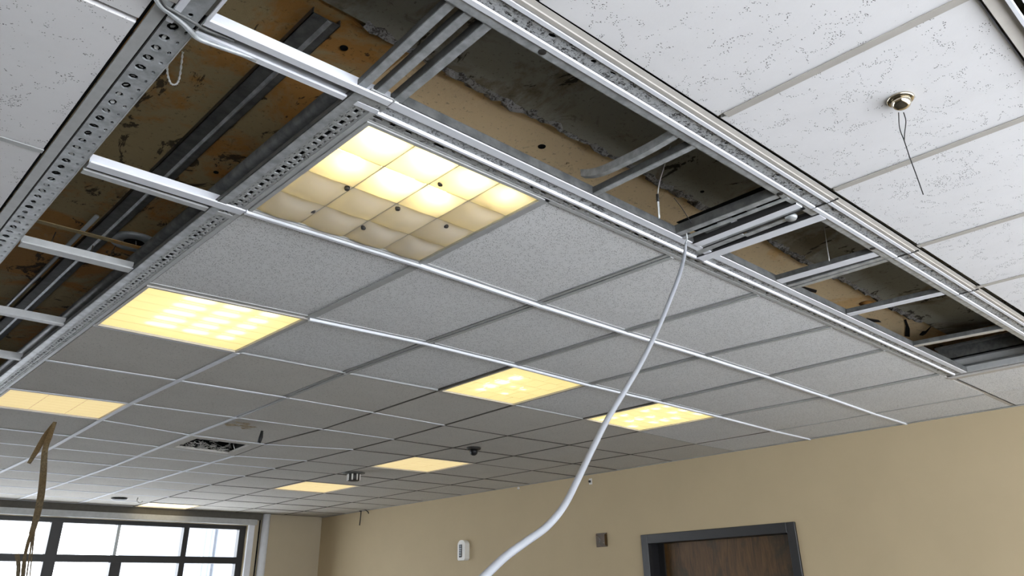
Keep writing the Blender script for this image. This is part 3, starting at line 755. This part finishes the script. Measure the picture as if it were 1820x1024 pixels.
# ------------------------------------------------------------------ broken air vent
i, j = VENT; Qv = [N(i, j), N(i+1, j), N(i+1, j+1), N(i, j+1)]; c = sum(Qv, Vector((0, 0, 0)))/4
V = thing('air_vent', 'broken square air vent, black opening full of torn white shreds', 'vent', (c.x, c.y, ZC))
Qo, Qi = quad_in(*Qv, .008), quad_in(*Qv, .075)
bm = bmesh.new()
for k in range(4):
    a, b, c2, d = Qo[k], Qo[(k+1) % 4], Qi[(k+1) % 4], Qi[k]
    lo = [bm.verts.new((q.x, q.y, ZC-.005)) for q in (a, b, c2, d)]; hi = [bm.verts.new((q.x, q.y, ZC+.010)) for q in (a, b, c2, d)]
    bm.faces.new(lo); bm.faces.new(hi)
    for h in range(4): bm.faces.new((lo[h], lo[(h+1) % 4], hi[(h+1) % 4], hi[h]))
adopt(obj('vent_frame', bm, M['tile_far']), V)
bm = bmesh.new()
lo = [bm.verts.new((q.x, q.y, ZC+.01)) for q in Qi]; hi = [bm.verts.new((q.x, q.y, ZC+.20)) for q in Qi]
bm.faces.new(hi)
for h in range(4): bm.faces.new((lo[h], lo[(h+1) % 4], hi[(h+1) % 4], hi[h]))
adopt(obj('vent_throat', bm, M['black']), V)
bm = bmesh.new(); rr = random.Random(9)
for q in range(90):
    s_, t_ = rr.random(), 1-.55*rr.random()**1.5
    p = bil(Qi, s_, t_); z = ZC+.004
    for k in range(2):
        q2 = p+Vector((rr.uniform(-.05, .05), rr.uniform(-.05, .05), 0)); z2 = z+rr.uniform(-.004, .03); wv = Vector((rr.uniform(-.004, .004), .003, .003))
        bm.faces.new([bm.verts.new(v) for v in ((p.x, p.y, z), (q2.x, q2.y, z2), (q2.x+wv.x, q2.y+wv.y, z2+wv.z), (p.x+wv.x, p.y+wv.y, z+wv.z))])
        p, z = q2, z2
sh = adopt(obj('torn_shreds', bm, M['white_pl']), V); sh['kind'] = 'stuff'

# ------------------------------------------------------------------ small ceiling fittings
# chrome pendant fitting with two wires
p = at_z(1600, 176, ZC); c = Vector((p.x, p.y, ZC))
F = thing('pendant_fitting', 'polished chrome round ceiling cup with black wires dangling from it', 'light fitting', c)
adopt(lathe('rim', [(.0290, 0), (.0295, -.003), (.026, -.006), (.020, -.006)], c, M['chrome']), F)
adopt(lathe('cup', [(.022, -.004), (.021, -.012), (.017, -.020), (.009, -.025), (.0008, -.026)], c, M['chrome']), F)
pw = [(1597, 200), (1599, 228), (1607, 250), (1617, 280), (1630, 315), (1641, 346)]
y0 = c.y
def on_plane(px, py):        # vertical plane through the fitting, facing the room
    n_ = Vector((1, 1, 0)).normalized(); d = ray(px, py); o_ = Vector((0, 0, CZ)); return o_+d*((c-o_).dot(n_)/d.dot(n_))
W1 = adopt(sweep('wire', spline([on_plane(*q) for q in pw], 5), .0011, M['wire_black'], seg=6), F)
adopt(sweep('wire', spline([on_plane(*q) for q in ((1606, 200), (1610, 215), (1608, 235), (1607, 250))], 5), .0011, M['wire_black'], seg=6), F)
# dome sensor
p = at_z(842, 796, ZC-.003); c = Vector((p.x, p.y, ZC-.003))
o = thing('dome_sensor', 'small black dome sensor on the tile beyond the conduit', 'sensor', c)
adopt(lathe('base_plate', [(.052, 0), (.052, -.010), (.045, -.015), (.02, -.016)], c, M['soot']), o)
adopt(lathe('dome', [(.028, -.014), (.030, -.030), (.024, -.046), (.012, -.054), (.001, -.056)], c, M['wire_black']), o)
# sprinkler
p = at_z(629, 841, ZC-.003); c = Vector((p.x, p.y, ZC-.003))
o = thing('sprinkler_head', 'grey slotted sprinkler head with a dark ring, beside the small distant light', 'sprinkler', c)
adopt(lathe('escutcheon', [(.095, 0), (.092, -.004), (.05, -.008)], c, M['galv_dk']), o)
adopt(lathe('body', [(.052, -.006), (.050, -.030), (.050, -.062), (.040, -.066), (.001, -.066)], c, M['soot']), o)
for k in range(8):
    a = k*math.pi/4; q = c+Vector((.053*math.cos(a), .053*math.sin(a), 0))
    adopt(boxo('fin', q.x-.005, q.x+.005, q.y-.005, q.y+.005, c.z-.062, c.z-.012, M['white_pl']), o)
# hanging black tab and the water-damaged patch
p = at_z(466, 766, ZC-.004); sw = [p, p+Vector((-.004, 0, -.04)), p+Vector((-.012, 0, -.075))]
tag(sweep('hanging_tab', sw, [.008, .013, .011], M['wire_black']), 'short black rubber tab hanging from a tile near the broken vent', 'tab')
bm = bmesh.new(); rr = random.Random(4)
for px, py, R_ in ((420, 755, .07), (440, 757, .06), (430, 751, .05), (437, 761, .035)):
    p = at_z(px, py, ZC-.006); vs = []
    for k in range(9):
        a = k*2*math.pi/9; r_ = R_*rr.uniform(.5, 1); vs.append(bm.verts.new((p.x+r_*math.cos(a)*1.2, p.y+r_*math.sin(a)*.7, p.z-rr.uniform(0, .008))))
    cc = bm.verts.new((p.x, p.y, p.z-.004))
    for k in range(9): bm.faces.new((vs[k], vs[(k+1) % 9], cc))
M['peel'] = m_paint('peeling_skin', srgb(170, 154, 126), .8, .35, 60)
tag(obj('peeling_patch', bm, M['peel']), 'peeling beige patch of torn tile facing near the broken vent', 'damage')
# far black hole bits near the window
p = at_z(212, 886, ZC-.006)
tag(lathe('ceiling_spot', [(.001, -.014), (.06, -.014), (.075, -.006), (.075, 0)], (p.x, p.y, p.z), M['wire_black'], seg=20), 'tiny black disc on the ceiling near the window wall', 'fitting')
p = at_z(245, 886, ZC-.006)
o = tag(sweep('ceiling_hook', spline([(p.x, p.y, ZC), (p.x, p.y, ZC-.03), (p.x+.03, p.y, ZC-.05), (p.x+.05, p.y, ZC-.03)], 4), .006, M['white_pl']), 'tiny white hook on the ceiling beside the black disc', 'hook')
# wire tuft at the right wall
P0 = at_x(640, 906, XR-.03)
o = thing('wire_tuft', 'thin black wires dangling at the ceiling edge in the far corner', 'wire', P0)
for L in (((630, 907), (634, 903), (641, 905), (648, 906), (654, 910), (655, 913)), ((642, 905), (641, 918), (639, 934)), ((627, 904), (626, 907), (628, 908))):
    adopt(sweep('wire', spline([at_x(a, b, XR-.03) for a, b in L], 4), .006, M['wire_black'], seg=6), o)
P0 = at_x(641, 905, XR-.02); adopt(lathe('clip', [(.001, -.02), (.018, -.018), (.02, .02)], (P0.x, P0.y, P0.z-.01), M['wire_black'], seg=10), o)

# ------------------------------------------------------------------ things inside the opening
# round can in the left opening
c = at_z(238, 432, ZS-.022)
o = thing('ceiling_can', 'round steel box ring with a black mouth on the slab above the left opening', 'junction box', c)
adopt(lathe('ring', [(.036, .006), (.038, 0), (.080, -.003), (.084, .002), (.084, .010)], c, M['alu']), o)
adopt(lathe('mouth', [(.001, .004), (.037, .004), (.037, .009), (.001, .009)], c, M['black']), o)
adopt(sweep('mouth_wire', [c+Vector((.0, -.02, .001)), c+Vector((.015, .02, .001))], .0015, M['wire_white'], seg=5), o)
# cobwebby hanger straps
for k, (px, py, qx, qy) in enumerate(((99, 413, 87, 440), (165, 437, 160, 456), (205, 437, 192, 462))):
    a = at_y(px, py, 2.70); b = at_y(qx, qy, 2.56)
    o = thing('hanger_wire', ('leftmost', 'middle', 'rightmost')[k]+' of three pale frayed hangers behind the third bar of the left opening', 'hanger', b, 'frayed hangers in the left opening')
    adopt(sweep('strand', [a, b], .0016, M['strap'], seg=5), o)
    adopt(sweep('strand', [a.lerp(b, .5), b+Vector((.012, 0, 0))], .0013, M['strap'], seg=5), o)
# white hanger wires over the strip
def wire(name, label, pts, ax, val, r, mat, extra=None):
    fn = {'x': at_x, 'y': at_y}[ax]; P = [fn(a, b, val) for a, b in pts]
    o = sweep(name, spline(P, 4), r, mat, seg=6); return tag(o, label, 'wire'), P
def twisted(label, pts, y, lo):
    P = [at_y(a, b, y) for a, b in pts]
    o = thing('hanger_wire', label, 'wire', P[-1])
    adopt(sweep('strand', spline(P, 5), .0016, M['wire_white'], seg=6), o)
    if lo:
        adopt(sweep('twist', spline([q+Vector((.002, 0, 0)) for q in P[-2:]], 3), .0026, M['galv'], seg=6), o)
        adopt(sweep('ferrule', [P[-2]+Vector((0, 0, .012)), P[-2]-Vector((0, 0, .012))], .0042, M['soot'], seg=8), o)
    return o
twisted('white hanger wire with a dark ferrule, left of the stacked slotted channels', [(1192, 258), (1182, 290), (1172, 325), (1169, 352), (1171, 388)], 1.118, True)
twisted('thin white hanger wire right of the stacked slotted channels', [(1464, 396), (1468, 425), (1474, 464)], .985, False)
wire('loose_wire', 'thin black loose wire ending at the stacked slotted channels', [(1198, 352), (1212, 370), (1229, 397)], 'y', 1.12, .0012, M['wire_black'])
# black torn bits on the slab
wire('hooked_strap', 'curled black strap stuck to the beige slab right of the slotted channels', [(1338, 463), (1347, 462), (1353, 470), (1352, 480)], 'y', 1.50, .0055, M['wire_black'])
def scrap(label, pts, z, lift=.012):
    bm = bmesh.new(); P = [at_z(a, b, z) for a, b in pts]
    lo = [bm.verts.new(q) for q in P]; hi = [bm.verts.new(q+Vector((0, 0, lift))) for q in P]
    bm.faces.new(lo); bm.faces.new(hi[::-1])
    for k in range(len(P)): bm.faces.new((lo[k], lo[(k+1) % len(P)], hi[(k+1) % len(P)], hi[k]))
    return tag(obj('torn_scrap', bm, M['wire_black']), label, 'scrap')
scrap('upright black torn scrap in the bay nearest the end of the opened strip', [(1608, 598), (1610, 580), (1607, 570), (1611, 569), (1617, 585), (1617, 599)], ZS-.004)
scrap('small black blob right of the upright torn scrap', [(1634, 596), (1640, 590), (1645, 590), (1655, 581), (1650, 588), (1645, 594), (1640, 597)], ZS-.004)
scrap('flat black shred on the slab beside the double tee, left end', [(1422, 512), (1430, 511), (1452, 517), (1450, 521), (1437, 518)], ZS-.004)
scrap('flat black shred low on the slab between the third and fourth crossings', [(1540, 566), (1562, 570), (1566, 573), (1552, 573), (1545, 571)], ZS-.004)

# chain loop under the wide beam
L = [(325, 92), (323, 110), (320, 132), (316, 147), (310, 151), (303, 148), (298, 134), (297, 118), (299, 108)]
P = spline([at_y(a, b, 1.56) for a, b in L], 6)
o = thing('wire_loop', 'frayed twisted wire loop hanging below the wide perforated beam', 'wire', P[-1])
for ph in (0, math.pi):
    adopt(sweep('strand', [q+Vector((math.cos(k*1.1+ph), 0, math.sin(k*1.1+ph)))*.0016 for k, q in enumerate(P)], .0016, M['wire_white'], seg=5), o)
# grey cable slung round the corner of the wide beam
L = [(272, -14), (280, 2), (290, 14), (302, 23), (316, 34), (329, 45), (338, 55)]
o = thing('grey_cable', 'thick grey cable slung over the top corner of the wide perforated beam', 'cable', at_z(335, 60, ZC-.02))
adopt(sweep('cable_run', spline([at_z(a, b, ZC-.012) for a, b in L]+[Vector((.385, 1.272, ZC-.008)), Vector((.43, 1.270, ZC-.006)), Vector((.50, 1.268, ZC+.001))], 6), .0048, M['galv'], seg=10), o)
L = [(284, -8), (294, 10), (308, 19), (322, 27), (336, 35), (348, 42)]
adopt(sweep('cable_run', spline([at_z(a, b, ZC-.012) for a, b in L]+[Vector((.385, 1.243, ZC-.004)), Vector((.44, 1.241, ZC-.001))], 6), .0034, M['galv_dk'], seg=10), o)

# ------------------------------------------------------------------ hanging white conduit
L = [(1219, 432, 2.33), (1216, 456, 2.32), (1207, 490, 2.27), (1192, 530, 2.22), (1170, 583, 2.14), (1142, 640, 2.04), (1112, 692, 1.94), (1080, 745, 1.83), (1052, 800, 1.72),
     (1027, 852, 1.62), (1002, 900, 1.53), (972, 936, 1.45), (935, 963, 1.37), (898, 990, 1.29), (860, 1026, 1.20), (810, 1075, 1.12), (760, 1120, 1.06)]
def at_d(px, py, d): return Vector((0, 0, CZ))+ray(px, py)*d
P = [at_d(a, b, d*.985) for a, b, d in L]
o = thing('hanging_conduit', 'long pale flexible conduit hanging in a curve from the beam corner down to the foreground', 'conduit', P[0])
rads = [.0035, .0052]+[.0064]*3+[.0070]*(len(P)-5)
SP = spline(P, 8); RR = []
for k in range(len(SP)):
    q = k/8; a = int(min(q, len(P)-2)); RR.append(rads[a]+(rads[a+1]-rads[a])*(q-a))
adopt(sweep('conduit_sleeve', SP, RR, M['pipe_white'], seg=16), o)
adopt(sweep('conduit_tail', spline([P[0], at_d(1221, 424, 2.30), at_d(1220, 414, 2.30)], 4), .0022, M['galv'], seg=8), o)

# ------------------------------------------------------------------ frayed brown strap
o = thing('hanging_strap', 'frayed brown webbing strap hanging from the light at the left edge', 'strap', at_z(97, 751, ZC))
def ribbon(name, pts, wpx, y, n_=6, dark=False):
    P = spline([at_y(a, b, y) for a, b in pts], n_); Wd = [wpx[min(len(wpx)-1, int(k/n_))]+(wpx[min(len(wpx)-1, int(k/n_)+1)]-wpx[min(len(wpx)-1, int(k/n_))])*(k/n_-int(k/n_)) for k in range(len(P))]
    bm = bmesh.new(); prev = None
    for k, (q, w_) in enumerate(zip(P, Wd)):
        t_ = (P[min(k+1, len(P)-1)]-P[max(k-1, 0)]).normalized(); side = t_.cross(Vector((.55, .83, 0)).normalized()).normalized()*w_/2
        dp = Vector((.55, .83, 0)).normalized()*.0025
        cur = [bm.verts.new(q+side-dp), bm.verts.new(q-side-dp), bm.verts.new(q-side+dp), bm.verts.new(q+side+dp)]
        if prev:
            for h in range(4): bm.faces.new((prev[h], prev[(h+1) % 4], cur[(h+1) % 4], cur[h]))
        else: bm.faces.new(cur)
        prev = cur
    bm.faces.new(prev[::-1])
    return adopt(obj(name, bm, M['strap']), o)
ribbon('strap_band', [(98, 750), (88, 775), (80, 800), (77, 840), (73, 880), (66, 915), (56, 950)], [.018, .030, .030, .034, .036, .034, .028], 5.0)
ribbon('strap_band', [(96, 752), (80, 775), (66, 800), (51, 824)], [.014, .026, .028, .018], 5.03)
for k, pts in enumerate((((60, 938), (50, 965), (42, 1000), (38, 1035)), ((58, 945), (54, 980), (50, 1005), (46, 1035)), ((56, 945), (47, 975), (44, 1010), (42, 1035)), ((30, 985), (33, 1005), (31, 1035)), ((62, 940), (57, 985), (52, 1035)))):
    ribbon('frayed_strand', pts, [(.020, .018, .014, .010), (.009, .008, .006, .006), (.012, .012, .01, .008), (.022, .020, .018), (.008, .006, .004)][k], 5.0+.006*k, 4)

# ------------------------------------------------------------------ door
D = struct(bpy.data.objects.new('door_1', None)); COL.objects.link(D); D.location = (XR, (DY0+DY1)/2, 0)
bm = bmesh.new(); fw = .075
prof = lambda: None
box(bm, XR-.02, XR+.03, DY0-.045, DY0+.022, 0, DT+.05); box(bm, XR-.02, XR+.03, DY1-.022, DY1+.045, 0, DT+.05); box(bm, XR-.02, XR+.03, DY0+.022, DY1-.022, DT-.022, DT+.05)
bmesh.ops.bevel(bm, geom=bm.edges[:], offset=.003, segments=1, affect='EDGES')
adopt(obj('door_frame', bm, M['frame_black']), D)
bm = bmesh.new(); box(bm, XR+.03, XR+.14, DY0, DY0+.02, 0, DT); box(bm, XR+.03, XR+.14, DY1-.02, DY1, 0, DT); box(bm, XR+.03, XR+.14, DY0, DY1, DT-.02, DT)
adopt(obj('door_jamb', bm, M['wire_black']), D)
adopt(boxo('door_leaf', XR+.13, XR+.175, DY0+.015, DY1-.015, .01, DT-.015, M['wood']), D)
adopt(boxo('door_stop', XR+.115, XR+.13, DY1-.075, DY1-.02, 0, DT-.02, M['frame_black']), D)
hd = adopt(lathe('door_handle', [(.001, -.07), (.026, -.066), (.03, -.045), (.012, -.04), (.012, -.006), (.03, -.003), (.03, .002)], (XR+.13, DY0+.10, 1.0), M['chrome'], axis='x'), D)

# ------------------------------------------------------------------ fittings on the right wall
p = at_x(1070, 960, XR); c = Vector((XR, p.y, p.z))
o = thing('wall_box', 'square brown control plate on the cream wall left of the door', 'control plate', c)
adopt(boxo('backplate', XR-.008, XR, p.y-.062, p.y+.062, p.z-.056, p.z+.056, M['wood'], bev=.002), o)
adopt(boxo('cover', XR-.022, XR-.008, p.y-.052, p.y+.052, p.z-.046, p.z+.046, M['wood'], bev=.004), o)
for dy, dz in ((-.035, -.03), (.035, .03)):
    adopt(lathe('screw', [(.001, -.026), (.005, -.025), (.006, -.021)], (XR, p.y+dy, p.z+dz), M['chrome'], axis='x', seg=10), o)
adopt(sweep('scratch_wire', [(XR-.024, p.y+.03, p.z+.03), (XR-.024, p.y, p.z), (XR-.024, p.y+.01, p.z-.02)], .0015, M['wire_white'], seg=5), o)
p = at_x(827, 978, XR)
o = thing('wall_detector', 'pale rounded wall unit with a black slotted grille, far along the cream wall', 'detector', (XR, p.y, p.z))
bm = bmesh.new(); prof = []
for k in range(13): a = math.pi*k/12; prof.append((p.y+.066*math.cos(a), p.z+.045+.05*math.sin(a)))
prof += [(p.y-.066, p.z-.080), (p.y-.050, p.z-.098), (p.y+.052, p.z-.098), (p.y+.066, p.z-.082)]
fr = [bm.verts.new((XR-.055, a*.88+p.y*.12, b)) for a, b in prof]; bk = [bm.verts.new((XR, a, b)) for a, b in prof]
bm.faces.new(fr); bm.faces.new(bk[::-1])
for k in range(len(prof)): bm.faces.new((fr[k], fr[(k+1) % len(prof)], bk[(k+1) % len(prof)], bk[k]))
adopt(obj('case', bm, M['white_pl']), o)
g = adopt(boxo('grille', XR-.060, XR-.05, p.y-.012, p.y+.034, p.z-.070, p.z+.055, M['wire_black'], bev=.004), o)
for k in range(7):
    z = p.z-.055+k*.0165
    adopt(boxo('grille_slat', XR-.064, XR-.058, p.y-.008, p.y+.028, z, z+.005, M['alu']), o)
p = at_x(1050, 856, XR)
o = thing('wall_clip', 'tiny white screw clip high on the wall above the control plate', 'clip', (XR, p.y, p.z))
adopt(boxo('plate', XR-.006, XR, p.y-.018, p.y+.018, p.z-.026, p.z+.026, M['white_pl'], bev=.002), o)
adopt(lathe('screw', [(.001, -.022), (.010, -.020), (.011, -.005)], (XR, p.y+.003, p.z), M['soot'], axis='x', seg=12), o)
p = at_x(922, 868, XR)
tag(lathe('wall_plug', [(.001, -.014), (.010, -.013), (.014, -.003), (.014, 0)], (XR, p.y, p.z), M['white_pl'], axis='x', seg=14), 'tiny round plug high on the cream wall, left of the screw clip', 'plug')

# ------------------------------------------------------------------ far window
Wn = struct(bpy.data.objects.new('window_1', None)); COL.objects.link(Wn); Wn.location = (0, YW, SILL)
FY0, FY1 = YW+.05, YW+.13
def wbar(name, x0, x1, z0, z1, mat='frame_black', y0=FY0, y1=FY1):
    return adopt(boxo(name, x0, x1, y0, y1, z0, z1, M[mat], bev=.003), Wn)
wbar('window_frame', WX0, WX1, WH-.045, WH); wbar('window_frame', WX0, WX1, SILL, SILL+.05)
wbar('window_frame', WX1-.075, WX1, SILL+.05, WH-.045); wbar('window_frame', WX0, WX0+.05, SILL+.05, WH-.045)
TZ0, TZ1 = CZ+.437, CZ+.508
wbar('transom', WX0+.05, WX1-.075, TZ0, TZ1, y0=FY0-.01)
mull = [(-2.8, -2.7), (-1.5, -1.4), (-.2, -.1), (1.05, 1.15), (2.345, 2.455), (3.715, 3.775)]
for a, b in mull: wbar('mullion', a, b, SILL+.05, WH-.045, y0=FY0-.005)
for a, b in ((.45, .56), (1.70, 1.80), (2.99, 3.10)): wbar('mullion', a, b, SILL+.05, TZ0)
for a, b in ((1.73, 1.755), (2.995, 3.03)): wbar('glazing_bar', a, b, TZ1, WH-.045, 'alu')
cuts = [WX0+.05]+[v for m_ in mull for v in m_]+[WX1-.075]
for k in range(0, len(cuts), 2):
    a, b = cuts[k], cuts[k+1]
    for z0, z1 in ((SILL+.05, TZ0), (TZ1, WH-.045)):
        adopt(boxo('pane', a, b, YW+.088, YW+.092, z0, z1, M['glass']), Wn)
# lining round the window, head box and the post beside it
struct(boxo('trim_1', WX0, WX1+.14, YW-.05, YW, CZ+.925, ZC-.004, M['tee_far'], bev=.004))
struct(boxo('trim_2', WX0, WX1+.08, YW-.075, YW, WH+.005, CZ+.925, M['tee_old'], bev=.003))
struct(boxo('trim_3', WX1, WX1+.075, YW-.03, YW, 0, CZ+.92, M['tee'], bev=.003))
struct(boxo('trim_4', WX1+.080, WX1+.135, YW-.005, YW, 0, ZC, M['wall_grey']))
struct(boxo('trim_5', WX1+.135, WX1+.150, YW-.012, YW, 0, ZC, M['black']))
o = tag(sweep('wall_pipe', [(WX1+.200, YW-.05, 0), (WX1+.200, YW-.05, ZC-.004)], .046, M['tee'], seg=24), 'round white vertical pipe beside the far window', 'pipe')
# back window frame (the source of the daylight)
Wb = struct(bpy.data.objects.new('window_2', None)); COL.objects.link(Wb); Wb.location = (0, YB, BS)
for a, b, c_, d in ((BX0, BX1, BH-.05, BH), (BX0, BX1, BS, BS+.05), (BX0, BX0+.05, BS, BH), (BX1-.05, BX1, BS, BH), (-.6, -.53, BS, BH), (2.2, 2.27, BS, BH)):
    adopt(boxo('window_frame', a, b, YB-.13, YB-.07, c_, d, M['frame_black']), Wb)

# ------------------------------------------------------------------ outside: the neighbouring block
B = thing('neighbour_building', 'pale blue-grey building with vertical panel joints seen through the right window pane', 'building', (11, 22, 0))
def m_pale():
    return m_paint('pale_cladding', srgb(120, 125, 132), .7, .04, 2)
M['clad'] = m_pale()
adopt(boxo('facade', 8.4, 20, 19.6, 26, -.3, 9.5, M['clad']), B)
for k in range(9):
    x = 8.5+k*1.1
    adopt(boxo('cladding_panel', x, x+1.04, 19.5, 19.6, 0, 4.6, M['clad']), B); adopt(boxo('cladding_panel', x, x+1.04, 19.5, 19.6, 4.68, 9.3, M['clad']), B)
for k in range(3):
    adopt(sweep('downpipe', [(8.1+k*.14, 19.5, -.3), (8.1+k*.14, 19.5, 9.4)], .04, M['clad'], seg=8), B)
